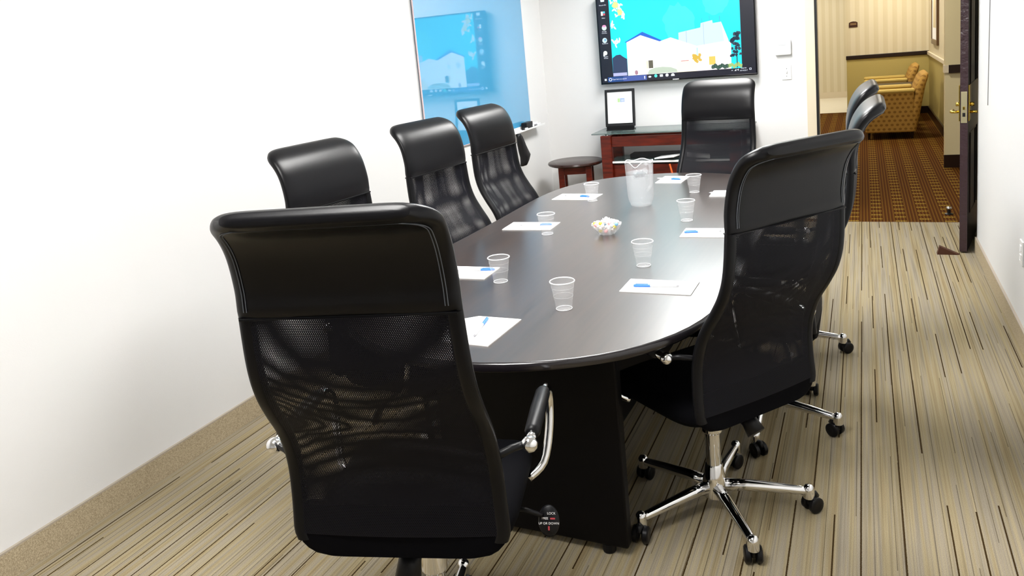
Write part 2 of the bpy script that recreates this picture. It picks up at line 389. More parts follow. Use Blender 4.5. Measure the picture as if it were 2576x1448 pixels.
a = MB().box(.735, 3, 8.985, 9.0, 0, .13).build('baseboard_hall_return', M_RAIL); struct(a, 'dark baseboard at the hall wall corner')
a = MB().box(-3, 3, YB+.14, 18, 2.6, 2.7).build('ceiling_hall', M_CEIL); struct(a, 'white hall ceiling')
a = MB().box(-3.1, -3, YB+.14, 18, 0, 2.6).build('wall_hall_left', M_WPAPER); struct(a, 'cream left wall of the hall')
a = MB().box(3, 3.1, YB+.14, 18, 0, 2.6).build('wall_hall_end', M_WPAPER); struct(a, 'cream end wall of the hall')
a = MB().box(-3, JL-.075, YB+.14, YB+.16, 0, 2.6).box(1.0, 3, YB+.14, YB+.16, 0, 2.6).box(JL-.075, 1.0, YB+.14, YB+.16, DH+.07, 2.6).build('wall_hall_near', M_WPAPER); struct(a, 'hall side of the meeting room wall')
M_HLAMP = emis_panel('hall_lamp_glow', (1.0, .94, .83), HALL_POWER)
for x, y, nm in ((0.1, 8.0, 'above the hall doorway'), (.25, 10.8, 'above the nearer armchair'), (.3, 12.9, 'above the farther armchair'), (-.7, 16.0, 'added out of view to brighten the lobby wall'), (-1.6, 15.0, 'above the edge of the pale tiles'), (-1.4, 11, 'above the left of the hall')):  # the lamp over the pale tiled floor is added to brighten the lobby wall
    t = thing('hall_downlight', 'round warm hall ceiling light '+nm, 'ceiling light', (x, y, 2.6), 0, 'hall ceiling lights')
    MB().lathe([(.20, 0), (.23, 0), (.23, -.03), (.20, -.03)], 24, cap=False).build('trim_ring', M_WHITE, t)
    MB().lathe([(.20, -.005), (.20, -.02)], 24).build('lens', M_HLAMP, t)

# ------------------------------------------------------------------ door leaf
hinge = Vector((.775, 6.70, 0)); edge = Vector((.585, 5.775, 0))
dl = (edge-hinge).length; dang = math.atan2(edge.y-hinge.y, edge.x-hinge.x)
d = bpy.data.objects.new('door_1', None); COL.objects.link(d); d.location = hinge; d.rotation_euler = (0, 0, dang); struct(d, 'dark espresso door standing open against the right wall')
# local: x along the leaf to the free edge, y: thickness (+y = room side facing the right wall, -y = hall side)
MB().box(0, dl, -.022, .022, .008, 2.08, .002).build('leaf', M_DOOR, d)
for sgn in (1, -1):
    for z0, z1 in ((.25, .78), (1.10, 1.95)):
        for x0, x1 in ((.12, .42), (.52, dl-.12)):
            y = sgn*.022
            m = MB()
            m.tube([(x0, y, z0), (x1, y, z0), (x1, y, z1), (x0, y, z1)], .006, 6, closed=True)
            m.build('panel_moulding', principled('door_moulding', (.02, .010, .008), .3), d)
M_DEDGE = bump(principled('purple_sheen_edge', (.05, .03, .035), .18), 30, .6, .01)  # purplish reflection on the glossy door edge, put into its base colour
MB().box(dl, dl+.001, -.022, .022, .01, 2.08).build('edge_strip', M_DEDGE, d)
lk = MB().box(dl+.001, dl+.004, -.017, .017, .86, 1.06, .001).build('lock_plate', M_PLATE, d)
MB().box(dl+.004, dl+.010, -.006, .006, .945, .965, .001).build('latch_bolt', M_BRASS, lk)
MB().box(dl+.004, dl+.0055, -.008, .008, .90, .925, .0005).build('deadbolt', M_DARK, lk)
for sgn in (1, -1):
    y = sgn*.022
    e = MB().box(dl-.10, dl-.004, min(y, y+sgn*.008), max(y, y+sgn*.008), .87, 1.10, .002).build('escutcheon', M_BRASS, d)
    MB().tube([(dl-.055, y, .925), (dl-.055, y+sgn*.05, .925), (dl-.065, y+sgn*.058, .925), (dl-.16, y+sgn*.058, .925)], .009, 10).build('lever', M_BRASS, e, True)
    MB().tube([(dl-.055, y, .975), (dl-.055, y+sgn*.03, .975)], .013, 12).build('thumb_turn', M_BRASS, e, True)
w_ = MB().prism([(-.06, -.02, 0), (.07, -.02, 0), (-.045, -.02, .055)], (0, .045, 0)).build('door_wedge', M_WEDGE); w_.location = (.49, 5.745, 0); w_.rotation_euler = (0, 0, 0)
tag(w_, 'brown rubber door wedge on the carpet by the open door', 'door wedge')
ds = thing('floor_door_stop', 'small chrome door stop on the brown hall carpet beside the door', 'door stop', (.60, 6.90, 0))
MB().lathe([(.03, 0), (.03, .006), (.012, .012), (.012, .04)], 16).build('base', M_DARK, ds, True, auto=40)
MB().lathe([(.022, .04), (.024, .05), (.018, .062), (.0, .064)], 16).build('cap', M_CHROME, ds, True)

# ------------------------------------------------------------------ blue glass board, tray, eraser, markers
bd = thing('glass_board', 'blue glossy glass writing board on the left white wall', 'writing board', (XL, 0, 0))
MB().box(.014, .020, 4.497, 6.275, .935, 2.20).build('glass', M_GLASSBLUE, bd)
MB().box(.012, .0195, 4.491, 4.497, .935, 2.20).box(.012, .0195, 6.275, 6.279, .935, 2.20).box(.012, .0195, 4.491, 6.279, .930, .935).build('edge', M_BEDGE, bd)
for y in (4.6, 6.17):
    for z in (1.0, 2.13): MB().tube([(.0005, y, z), (.013, y, z)], .012, 10).build('standoff', M_CHROME, bd)
tr = thing('marker_tray', 'white marker tray under the right end of the blue board', 'tray', (XL+.02, 0, .905))
MB().box(0, .075, 5.70, 6.42, 0, .006, .002).build('shelf', M_WHITE, tr)
MB().box(.069, .075, 5.70, 6.42, .006, .014, .001).build('lip', M_WHITE, tr)
MB().box(0, .004, 5.70, 6.42, .006, .03).build('backplate', M_WHITE, tr)
er = thing('board_eraser', 'black felt eraser on the white marker tray', 'eraser', (XL+.058, 6.10, .911), 0)
MB().box(-.022, .022, -.07, .07, .0, .02, .003).build('felt', M_DARK, er)
MB().box(-.024, .024, -.072, .072, .02, .055, .006).build('grip', M_PLASTIC, er)
for i, (x, y, a, cc, nm) in enumerate(((.078, 6.02, .12, M_DARK, 'black-capped white marker lying in front of the eraser'), (.055, 6.22, -.05, principled('green_cap', srgb('2F6A3C'), .4), 'green-capped white marker right of the eraser'), (.065, 6.33, .03, principled('grey_cap', srgb('77777A'), .4), 'grey-capped white marker at the far end of the tray'))):
    mk = thing('marker', nm, 'marker', (XL+x, y, .911+.0085), a)
    MB().tube([(0, -.045, 0), (0, .045, 0)], .008, 10).build('barrel', M_WHITE, mk, True, auto=40)
    MB().tube([(0, -.085, 0), (0, -.045, 0)], .0085, 10).build('cap', cc, mk, True, auto=40)

# ------------------------------------------------------------------ television
TVX, TVZ, TVY = -2.08, 1.20, 6.665
tv = thing('television', 'wall mounted flat television showing a computer desktop with a white building', 'television', (TVX, TVY, TVZ))
TW, TH = 1.306, .742
MB().box(0, TW, .004, .05, 0, TH, .004).build('casing', M_DARK, tv)
MB().box(.25, TW-.25, .05, .075, .15, TH-.15).build('wall_mount', M_DARK, tv)
M_BEZ = principled('gloss_bezel', (.003, .003, .004), .12)
MB().box(0, TW, 0, .004, 0, .012, .001).box(0, TW, 0, .004, TH-.012, TH, .001).box(0, .010, 0, .004, .012, TH-.012).box(TW-.010, TW, 0, .004, .012, TH-.012).build('bezel', M_BEZ, tv)
MB().box(.625, .675, -.0015, 0, .004, .010).build('maker_badge', M_WHITE, tv)
ES = 1.0
def em(hexc, s=1.0): return emissive('screen_'+hexc+'_%d' % int(s*100), hexc, s*ES)
scr = MB().box(.010, TW-.010, .002, .004, .012, TH-.012).build('screen', em('1A2036', .35), tv)
def sp(name, pts, hexc, lay, s=1.0, circ=None):
    y = .002-.0003*lay
    m = MB()
    for poly in pts: m.poly([(u, y, v) for u, v in poly])
    o = m.build(name, em(hexc, s), scr)
    if len(pts) > 1: o['kind'] = 'stuff'
    return o
def ell(cx, cz, a, b, n=18, wob=0, rnd=None):
    r = rnd or random
    return [(cx+a*math.cos(k*2*PI/n)*(1+wob*(r.random()-.5)), cz+b*math.sin(k*2*PI/n)*(1+wob*(r.random()-.5))) for k in range(n)]
def rect(x0, z0, x1, z1): return [(x0, z0), (x1, z0), (x1, z1), (x0, z1)]
sp('sky_picture', [rect(.112, .062, 1.189, TH-.014)], '0BDDF7', 1, 1.0)
sp('sky_haze', [ell(.70, .46, .13, .16, 24, .3), ell(1.0, .60, .10, .10, 20, .3)], '38EBF8', 2, 1.0)
sp('far_tower', [[(.688, .25), (.691, .386), (.871, .412), (.876, .447), (.969, .4625), (.9726, .438), (1.0385, .444), (1.06, .25)]], 'C9DFF6', 3, 1.0)
sp('far_tower_side', [[(1.0385, .444), (1.09, .298), (1.10, .25), (1.06, .25)]], 'E6F2FB', 4, 1.0)
sp('tower_joint', [rect(.752, .25, .757, .397), rect(.894, .25, .898, .447)], 'A9C2DE', 4, 1.0)
sp('antenna', [rect(.885, .447, .888, .485), rect(.945, .46, .948, .50), rect(1.025, .444, 1.030, .49)], '3FB3D6', 4, 1.0)
sp('gable_roof', [[(.232, .345), (.388, .420), (.548, .336), (.53, .322), (.371, .388), (.25, .34)]], '0B63D8', 5, .9)
sp('white_house', [[(.244, .062), (.2476, .344), (.3713, .3935), (.5299, .3288), (.6246, .3532), (.8346, .266), (.83, .062)]], 'FAF9F5', 6, 1.15)
sp('white_wing', [[(.83, .062), (.8395, .2669), (1.0574, .2872), (1.11, .275), (1.105, .062)]], 'F9EFF5', 6, 1.1)
sp('lower_glow', [rect(.66, .062, .83, .15)], 'FBF0D0', 7, 1.1)
sp('dark_trees', [[(.112, .062), (.115, .22), (.15, .243), (.185, .246), (.215, .222), (.243, .205), (.243, .062)]], '39507C', 5, .5)
sp('parked_car', [rect(.114, .065, .236, .092)], 'B9BDEB', 7, .9)
sp('house_door', [rect(.427, .112, .465, .178)], '6E6A58', 8, .7)
sp('lit_strip', [rect(.408, .112, .425, .175)], 'F6F2C4', 8, 1.0)
sp('house_window', [ell(.315, .265, .028, .03, 10, .6), ell(.415, .26, .016, .022, 8, .6)], 'DDE3E8', 8, 1.0)
sp('red_shrub', [ell(.318, .085, .018, .024, 9, .5)], 'B98A9A', 8, .8)
sp('lit_doorway', [rect(.930, .105, .981, .172)], 'F0C45C', 8, 1.0)
sp('awning', [rect(.70, .150, .765, .156)], 'D98A86', 8, .9)
rr = random.Random(5)
sp('golden_tree', [ell(.83+rr.uniform(-.028, .03), .155+rr.uniform(-.04, .04), .014, .013, 8, .6, rr) for _ in range(16)], 'E3BE55', 9, .85)
sp('hedge_picture', [[(.415, .072), (.43, .098), (.48, .114), (.54, .117), (.61, .110), (.66, .09), (.668, .066), (.42, .063)]], 'C7D6C2', 9, .85)
sp('hedge_row', [ell(.96+i*.019, .086+.008*math.sin(i*2.1), .016, .019, 9, .5, rr) for i in range(7)], '4A6E5E', 9, .6)
sp('hedge_light', [ell(1.09+i*.018, .088+.007*math.sin(i*2.1), .014, .017, 9, .5, rr) for i in range(6)], 'A9C97A', 9, .85)
sp('street_tree', [ell(1.145+rr.uniform(-.035, .035), .30+rr.uniform(-.05, .05), .017, .016, 8, .7, rr) for _ in range(12)]+[ell(1.14+rr.uniform(-.04, .042), .205+rr.uniform(-.05, .05), .013, .012, 8, .7, rr) for _ in range(13)], '42566B', 9, .5)
sp('tree_trunk', [rect(1.149, .066, 1.156, .22)], '39404A', 9, .5)
lv = []
for (cx, cz, a, b, n) in ((.165, .665, .045, .05, 16), (.205, .62, .04, .05, 12), (.215, .575, .028, .03, 9), (.145, .50, .018, .03, 6), (.150, .345, .024, .03, 8), (.178, .37, .012, .01, 3)):
    for _ in range(n):
        q = ell(0, 0, .017, .007, 8, .4, rr); an = rr.uniform(.4, 2.4)
        ox, oz = max(.128, cx+rr.uniform(-a, a)), cz+rr.uniform(-b, b)
        lv.append([(max(.113, ox+u*math.cos(an)-v*math.sin(an)), oz+u*math.sin(an)+v*math.cos(an)) for u, v in q])
sp('leaf_cluster', lv, 'F2EFDC', 9, 1.0)
sp('leaf_yellow', [ell(.17, .665, .03, .028, 9, .6, rr), ell(.205, .60, .02, .03, 9, .6, rr)], 'DEDC8E', 10, 1.0)
sp('taskbar', [rect(.012, .014, TW-.012, .062)], '14162E', 10, .45)
sp('search_box', [rect(.064, .017, .405, .060)], '4A63B4', 11, .75)
sp('search_box_glow', [rect(.064, .017, .20, .060)], '1F57A8', 12, .6)
sp('start_icon', [rect(.034, .031, .0425, .039), rect(.0435, .031, .052, .039), rect(.034, .040, .0425, .048), rect(.0435, .040, .052, .048)], 'EAF2FF', 12)
sp('circle_icon', [[(.086+r*math.cos(a), .039+r*math.sin(a)) for r, a in ((.014, t0), (.014, t0+.35), (.009, t0+.35), (.009, t0))] for t0 in [i*.35 for i in range(18)]], 'EAF2FF', 13)
sp('microphone_icon', [ell(.387, .042, .005, .010), rect(.383, .026, .391, .031)], 'EAF2FF', 13)
sp('taskbar_icon', [ell(.4313, .041, .013, .008), rect(.517, .035, .543, .055), ell(.578, .0455, .013, .013), rect(.566, .036, .588, .046), [(.612, .035), (.642, .035), (.642, .046), (.634, .056), (.62, .056), (.612, .046)]], 'EAF2FF', 12)
sp('taskbar_browser_icon', [ell(.4826, .0455, .013, .014)], '4FE0D0', 12)
sp('tray_icon', [[(1.103, .044), (1.110, .051), (1.117, .044), (1.115, .043), (1.110, .047), (1.105, .043)], [(1.128, .041), (1.143, .041), (1.143, .057)], [(1.150, .046), (1.155, .046), (1.162, .040), (1.162, .058), (1.155, .052), (1.150, .052)], [(1.2455, .043), (1.2615, .043), (1.2615, .058), (1.2455, .058)]], 'EAF2FF', 12)
sp('tray_icon_hole', [rect(1.2485, .046, 1.2585, .055)], '14162E', 13, .4)
TXT = Matrix.Rotation(PI/2, 4, 'X')
def stext(s, size, u, v, align='CENTER'):
    return text('screen_text', s, size, em('EAF2FF', 1), scr, Matrix.Translation((u, .002-.0003*14, v)) @ TXT, align)
stext('Type here to search', .0155, .1026, .0345, 'LEFT')
stext('3:40 PM', .0135, 1.201, .0545); stext('10/19/2017', .0135, 1.201, .0365)
# desktop icons, left column
sp('recycle_bin_icon', [[(.045, .70), (.041, .727), (.080, .727), (.075, .70)]], 'DCEBF5', 12)
sp('suite_icon', [rect(.040, .585, .058, .62)], 'F4EFEA', 12); sp('suite_icon_red', [rect(.062, .587, .076, .602)], 'E8546A', 12); sp('suite_icon_cyan', [rect(.060, .604, .076, .62)], '54CBE0', 12)
sp('browser_icon', [ell(.061, .482, .021, .022)], 'CFEBDD', 12); sp('browser_icon_top', [ell(.061, .496, .017, .010)], 'F29AC4', 13)
sp('globe_icon', [ell(.058, .376, .021, .022)], 'C9E4F2', 12); sp('globe_icon_land', [ell(.062, .38, .010, .012, 8, .5)], '6FA4C9', 13)
sp('document_icon', [ell(.056, .268, .018, .019), rect(.037, .242, .050, .26)], 'E4F3F0', 12)
for v, ls_ in ((.668, ('Recycle Bin',)), (.560, ('Slides',)), (.447, ('Google', 'Chrome')), (.345, ('Facebook',)), (.233, ('English', 'Writer'))):
    for i, s in enumerate(ls_): stext(s, .0135, .060, v-.014*i)

# ------------------------------------------------------------------ wall plates, cords
th_ = thing('thermostat', 'square white thermostat on the wall right of the television', 'thermostat', (-.578, YB, 1.397))
MB().box(-.060, .060, -.028, 0, -.060, .060, .006).build('body', M_WHITE, th_)
MB().box(-.034, .026, -.0295, -.028, .018, .040).build('display', principled('lcd_grey', srgb('B9BDC0'), .3), th_)
for x in (-.03, 0, .03): MB().box(x-.008, x+.008, -.0295, -.028, -.022, -.012).build('button', M_PAPER, th_)
sw = thing('light_switch', 'white light switch below the thermostat', 'light switch', (-.558, YB, 1.198))
MB().box(-.036, .036, -.007, 0, -.058, .058, .003).build('plate', M_WHITE, sw)
MB().box(-.005, .005, -.018, -.007, -.004, .016, .002).build('toggle', M_WHITE, sw)
for z in (-.03, .03): MB().tube([(0, -.0085, z), (0, -.007, z)], .003, 8).build('screw', M_CHROME, sw)
ou = thing('wall_outlet', 'white wall outlet low on the right wall', 'outlet', (XR, 4.19, .447))
MB().box(-.007, 0, -.036, .036, -.058, .058, .003).build('plate', M_WHITE, ou)
for z in (-.022, .022): MB().box(-.010, -.007, -.017, .017, z-.014, z+.014, .003).build('socket', M_PAPER, ou)
cd = MB().tube([(XR-.012, 5.215, 1.95), (XR-.012, 5.224, 1.61), (XR-.010, 5.285, 1.02)], .0022, 6).build('pull_cord', principled('cord_grey', (.18, .18, .18), .6)); tag(cd, 'thin grey pull cord hanging on the white right wall', 'cord')
hk = thing('wall_hook', 'small black wall hook beside the far end chair', 'hook', (-.835, YB, .84))
MB().lathe([(.012, 0), (.012, .006)], 12).xf(Matrix.Rotation(PI/2, 4, 'X')).build('plate', M_CHROME, hk)
MB().tube([(0, -.006, 0), (0, -.05, -.004), (0, -.065, .010)], .007, 8).build('peg', M_PLASTIC, hk, True)

# ------------------------------------------------------------------ console with glass top, items, side stool
cs = thing('console_table', 'cherry wood console with a glass top under the television', 'console', (0, 0, 0))
gx0, gx1, gy0, gy1 = -2.085, -.80, 6.30, 6.72
MB().box(gx0, gx1, gy0, gy1, .806, .818, .003).build('glass_top', M_GLASS, cs)
lx = (-1.965, -.92)
for x in lx:
    for y in (6.335, 6.655): MB().box(x-.045, x+.045, y-.03, y+.03, 0, .795, .004).build('leg', M_CHERRY, cs)
for x in lx:
    for y in (6.335, 6.655): MB().tube([(x, y, .795), (x, y, .806)], .018, 12).build('glass_spacer', M_CHROME, cs)
MB().box(lx[0]+.045, lx[1]-.045, 6.325, 6.345, .70, .785, .003).build('front_rail', M_CHERRY, cs)
MB().box(lx[0]+.045, lx[1]-.045, 6.645, 6.665, .70, .785, .003).build('back_rail', M_CHERRY, cs)
for x in lx: MB().box(x-.01, x+.01, 6.365, 6.625, .70, .785, .003).build('side_rail', M_CHERRY, cs)
sh = MB().box(lx[0]-.0, lx[1]+.0, 6.312, 6.68, .562, .578, .003).build('shelf', M_GLASS, cs)
MB().box(lx[0]+.046, lx[1]-.046, 6.308, 6.313, .564, .580, .001).build('shelf_edge', M_WHITE, sh)
MB().box(lx[0]+.045, lx[1]-.045, 6.34, 6.36, .30, .545, .003).build('drawer_front', M_CHERRY, cs)
MB().box(lx[0]+.02, lx[1]-.02, 6.36, 6.66, .28, .55).build('cabinet_box', M_DKWOOD, cs)
rc = thing('receiver_box', 'black equipment box on the console shelf', 'equipment', (-1.35, 6.535, .579))
MB().box(-.46, .46, -.07, .07, 0, .035, .004).build('case', M_DARK, rc)
for i, (x, a, h, nm) in enumerate(((-1.22, .2, .022, 'loose white papers on the console shelf behind the far chair'), (-1.47, -.3, .012, 'folded white leaflet on the console shelf'))):
    m = MB().box(-.09, .09, -.06, .06, 0, h, .002, Matrix.Rotation(.12*(1-2*i), 3, 'Y'))
    o = m.build('paper_stack', M_PAPER); o.location = (x, 6.372, .5825+.012); o.rotation_euler = (0, 0, a); tag(o, nm, 'papers')
o = MB().tube([(-1.44, 6.30, .55), (-1.42, 6.285, .48), (-1.37, 6.285, .36), (-1.36, 6.29, .30)], .008, 8).build('orange_cable', principled('orange_cord', srgb('C4551A'), .5)); tag(o, 'orange cable hanging in front of the console', 'cable')
# framed notice
fr = thing('framed_notice', 'black standing frame with a white printed notice on the console', 'picture frame', (-1.885, 6.50, .8185), math.radians(2))
RT = Matrix.Rotation(math.radians(-7), 4, 'X')
fw, fh = .128, .345
MB().box(-fw, fw, -.008, .008, .03, .058, .002).box(-fw, fw, -.008, .008, fh-.022, fh, .002).box(-fw, -fw+.021, -.008, .008, .05, fh-.018).box(fw-.021, fw, -.008, .008, .05, fh-.018).xf(RT).build('frame', M_DARK, fr)
pg = MB().box(-fw+.018, fw-.018, -.003, .003, .052, fh-.016).xf(RT).build('notice', M_PAPER, fr)
MB().box(-fw+.01, fw-.01, -.03, .06, 0, .008, .002).box(-.03, .03, .0, .03, .006, .05).box(-fw+.01, fw-.01, -.012, .012, .006, .036).build('stand', M_PLASTIC, fr)
def onpage(rects, mat, name, dy=.0034):
    m = MB()
    for x0, z0, x1, z1 in rects: m.poly([(x0, -dy, z0), (x1, -dy, z0), (x1, -dy, z1), (x0, -dy, z1)])
    return m.xf(RT).build(name, mat, pg)
onpage([(.005, .235, .042, .268)], principled('logo_blue', srgb('8FA6DC'), .5), 'logo_blue')
onpage([(-.018, .235, .004, .268)], principled('logo_green', srgb('A9C98F'), .5), 'logo_green')
onpage([(-.037, .233, -.034, .270), (-.037, .233, -.019, .236), (-.037, .267, -.019, .270), (-.030, .239, -.026, .264), (-.024, .239, -.020, .264), (-.030, .250, -.020, .254)], principled('logo_grey', srgb('C9CFC6'), .5), 'logo_outline')
onpage([(.012, .255, .038, .257), (.012, .248, .038, .250), (.012, .241, .038, .243)], M_PAPER, 'logo_lines', .0040)
rq = random.Random(3)
rl = []
for z, x0, x1, h in ((.212, -.052, .062, .009), (.180, -.028, .042, .007), (.150, -.036, .06, .006), (.134, -.026, .046, .006)):
    x = x0
    while x < x1:
        wd = rq.uniform(.006, .016); rl.append((x, z, min(x+wd, x1), z+h)); x += wd+.004
onpage(rl, principled('faint_print', srgb('D3D3D6'), .6), 'print_lines')
# round stool
st = thing('round_side_table', 'small round dark wood side table in the corner', 'side table', (-2.27, 6.385, 0))
MB().lathe([(0, .552), (.215, .552), (.232, .558), (.240, .568), (.236, .580), (.225, .585), (0, .585)], 40, cap=False).build('top', M_DKWOOD, st, True, auto=40)
for k in range(4):
    a = PI/4+k*PI/2+.25
    x, y = .165*math.cos(a), .165*math.sin(a)
    MB().box(x-.024, x+.024, y-.024, y+.024, 0, .552, .003, Matrix.Rotation(.25, 3, 'Z')).build('leg', M_CHERRY, st)
for k in range(4):
    a = k*PI/2+.25
    c = Vector((.117*math.cos(a), .117*math.sin(a), 0))
    MB().box(c.x-.009, c.x+.009, c.y-.095, c.y+.095, .485, .552, 0, Matrix.Rotation(a, 3, 'Z'), (c.x, c.y, .52)).build('apron', M_CHERRY, st)

# ------------------------------------------------------------------ conference table
TC = Vector((-1.055, 3.339, 0)); TZ = .74
def touter(s=1.0, n=96):
    pts = []
    A, B = .663, 1.494
    for k in range(n):
        th = 2*PI*k/n
        # parametrise smoothly: t = v/B
        sv = math.sin(th); t = (1 if sv >= 0 else -1)*min(1, abs(sv))**.9
        u = A*(1+.935*t*t)*max(0, 1-abs(t)**1.77)**.565*(1 if math.cos(th) >= 0 else -1)
        v = B*t
        pts.append((u, v))
    # inset along normals
    d = 1.0-s
    out = []
    for i, (u, v) in enumerate(pts):
        a, b = pts[i-1], pts[(i+1) % n]
        tx, ty = b[0]-a[0], b[1]-a[1]; L = math.hypot(tx, ty) or 1
        out.append((u-d*ty/L, v+d*tx/L))
    return out
tb = thing('conference_table', 'long dark brown oval conference table with rounded ends', 'table', (TC.x, TC.y, 0), -.027)
def ring(d, z): return [(u, v, z) for u, v in touter(1-d)]
MB().loft([ring(.012, TZ-.002), ring(.006, TZ)]+[], True, False).build('edge_band_top', M_TEDGE, tb, True)
MB().poly(ring(.009, TZ)).build('top', M_TABLE, tb)
MB().poly(ring(.02, TZ-.030)).build('underside', M_TBASE, tb)
MB().loft([ring(.009, TZ), ring(.0045, TZ-.0012), ring(.0015, TZ-.0045), ring(0, TZ-.010), ring(0, TZ-.022), ring(.004, TZ-.028), ring(.02, TZ-.030)], True, False).build('edge', M_TEDGE, tb, True, auto=50)
bpy.data.objects.remove(bpy.data.objects['edge_band_top'])
for y0, y1, x0, x1 in ((-1.184, -1.140, -.24, .40), (.83, .874, -.24, .24)):
    MB().box(x0, x1, y0, y1, .03, TZ-.031, .006).build('end_panel', M_TBASE, tb)
    for x in (x0+.06, x1-.07):
        MB().lathe([(.02, 0), (.022, .004), (.022, .03)], 14, (x, (y0+y1)/2, 0)).build('foot', M_PLASTIC, tb)
MB().box(-.14, .14, -1.14, .83, .03, TZ-.031, .004).build('spine_panel', M_TBASE, tb)

# ------------------------------------------------------------------ conference chair
PROF = [(-.216, .432), (-.211, .50), (-.206, .57), (-.207, .64), (-.220, .70), (-.247, .76), (-.287, .82), (-.321, .88), (-.341, .95), (-.350, 1.06), (-.351, 1.12), (-.366, 1.19), (-.392, 1.238), (-.422, 1.265), (-.464, 1.285)]
def prof_at(z_or_s, pts):
    return None
def catmull(pts, n):
    out = []
    P = [pts[0]]+list(pts)+[pts[-1]]
    for i in range(1, len(P)-2):
        for k in range(n):
            t = k/n; a, b, c, d_ = P[i-1], P[i], P[i+1], P[i+2]
            out.append(tuple(.5*((2*b[j])+(-a[j]+c[j])*t+(2*a[j]-5*b[j]+4*c[j]-d_[j])*t*t+(-a[j]+3*b[j]-3*c[j]+d_[j])*t**3) for j in range(len(a))))
    out.append(tuple(pts[-1])); return out
CURVE = catmull(PROF, 5)
def normal_at(i):
    a = CURVE[max(0, i-1)]; b = CURVE[min(len(CURVE)-1, i+1)]
    ty, tz = b[0]-a[0], b[1]-a[1]; L = math.hypot(ty, tz)
    return (tz/L, -ty/L)      # points forward (+y)
IH = min(range(len(CURVE)), key=lambda i: abs(CURVE[i][1]-1.06))
def halfw(z): 
    if z > 1.06: return (.456+( .446-.456)*(z-1.06)/.23)/2
    return (.502+(.456-.502)*(z-.43)/.63)/2
def build_chair(name, label, group):
    c = thing(name, label, 'chair', (0, 0, 0), 0, group)
    # headrest cushion
    rings = []
    N = len(CURVE)
    Ltot = [0]
    for i in range(IH, N-1): Ltot.append(Ltot[-1]+math.hypot(CURVE[i+1][0]-CURVE[i][0], CURVE[i+1][1]-CURVE[i][1]))
    LT = Ltot[-1]; RC = .075
    stations = [(0, i) for i in range(IH, N)]
    fine = []
    for i in range(IH, N-1):
        fine.append((CURVE[i], normal_at(i), Ltot[i-IH]))
    a, b = CURVE[N-2], CURVE[N-1]; nn = normal_at(N-1)
    for k in range(7):
        t = k/6; fine.append(((b[0]*t+a[0]*(1-t), b[1]*t+a[1]*(1-t)), nn, Ltot[-2]+t*(Ltot[-1]-Ltot[-2])))
    for (p, nrm, s) in fine:
        rem = LT-s
        hw = halfw(p[1])
        if rem < RC: hw -= RC-math.sqrt(max(0, RC*RC-(RC-rem)**2))
        T = .021
        if rem < .02: T = .021*math.sqrt(max(.06, 1-(1-rem/.02)**2))
        if s < .012: T = .021*(.75+.25*s/.012)
        r = []
        n = 40
        for k in range(n):
            th = 2*PI*k/n; ct, st_ = math.cos(th), math.sin(th)
            x = hw*(abs(ct)**.22)*(1 if ct >= 0 else -1); o = T*(abs(st_)**.75)*(1 if st_ >= 0 else -1)
            r.append((x, p[0]+nrm[0]*o, p[1]+nrm[1]*o))
        rings.append(r)
    hd = MB().loft(rings).build('headrest', M_LEATHER, c, True, auto=60)
    # double stitched seam round the rear edge
    seam = []
    for (p, nrm, s) in fine[1:-1]:
        rem = LT-s; hw = halfw(p[1])-.022; R2 = RC-.015
        rem2 = rem-.012
        if rem2 < 0: continue
        if rem2 < R2: hw -= R2-math.sqrt(max(0, R2*R2-(R2-rem2)**2))
        seam.append((hw, p[0]-nrm[0]*.0195, p[1]-nrm[1]*.0195))
    sm = MB()
    for o in (0, .006):
        l = [(x-o, y, z) for x, y, z in seam]
        sm.tube(l+[(-x, y, z) for x, y, z in reversed(l)], .0011, 5)
    sm.build('stitched_seam', M_THREAD, hd)
    MB().tube([(halfw(1.06)-.008, CURVE[IH][0]-.015, 1.058), (.008-halfw(1.06), CURVE[IH][0]-.015, 1.058)], .003, 6).tube([(halfw(1.06)-.008, CURVE[IH][0]+.015, 1.058), (.008-halfw(1.06), CURVE[IH][0]+.015, 1.058)], .003, 6).build('headrest_hem', M_LEATHER_D, hd)
    # back: two layers of mesh
    me_v = []; me_f = []; uvs = []
    for lay in (.010, -.010):
        base = len(me_v); nx = 8; rows = 0; s = 0
        for i in range(4, IH+1):
            p = CURVE[i]; nr = normal_at(i)
            if i > 4: s += math.hypot(p[0]-CURVE[i-1][0], p[1]-CURVE[i-1][1])
            for k in range(nx+1):
                t = -1+2*k/nx; hw = halfw(p[1])-.012
                bow = -.012*(1-t*t)*(1 if lay < 0 else 1.6)
                o = lay+bow
                me_v.append((hw*t, p[0]+nr[0]*o, p[1]+nr[1]*o)); uvs.append((hw*t+.3+(.0007 if lay < 0 else 0), s+(.0013 if lay < 0 else 0)))
            rows += 1
        for r in range(rows-1):
            for k in range(nx):
                q = base+r*(nx+1)+k; me_f.append((q, q+1, q+nx+2, q+nx+1))
    me = bpy.data.meshes.new('back_mesh'); me.from_pydata(me_v, [], me_f); me.materials.append(M_MESH)
    ul = me.uv_layers.new(name='UVMap')
    for lp in me.loops: ul.data[lp.index].uv = uvs[lp.vertex_index]
    for p in me.polygons: p.use_smooth = True
    ob = bpy.data.objects.new('back_mesh', me); COL.objects.link(ob); ob.parent = c
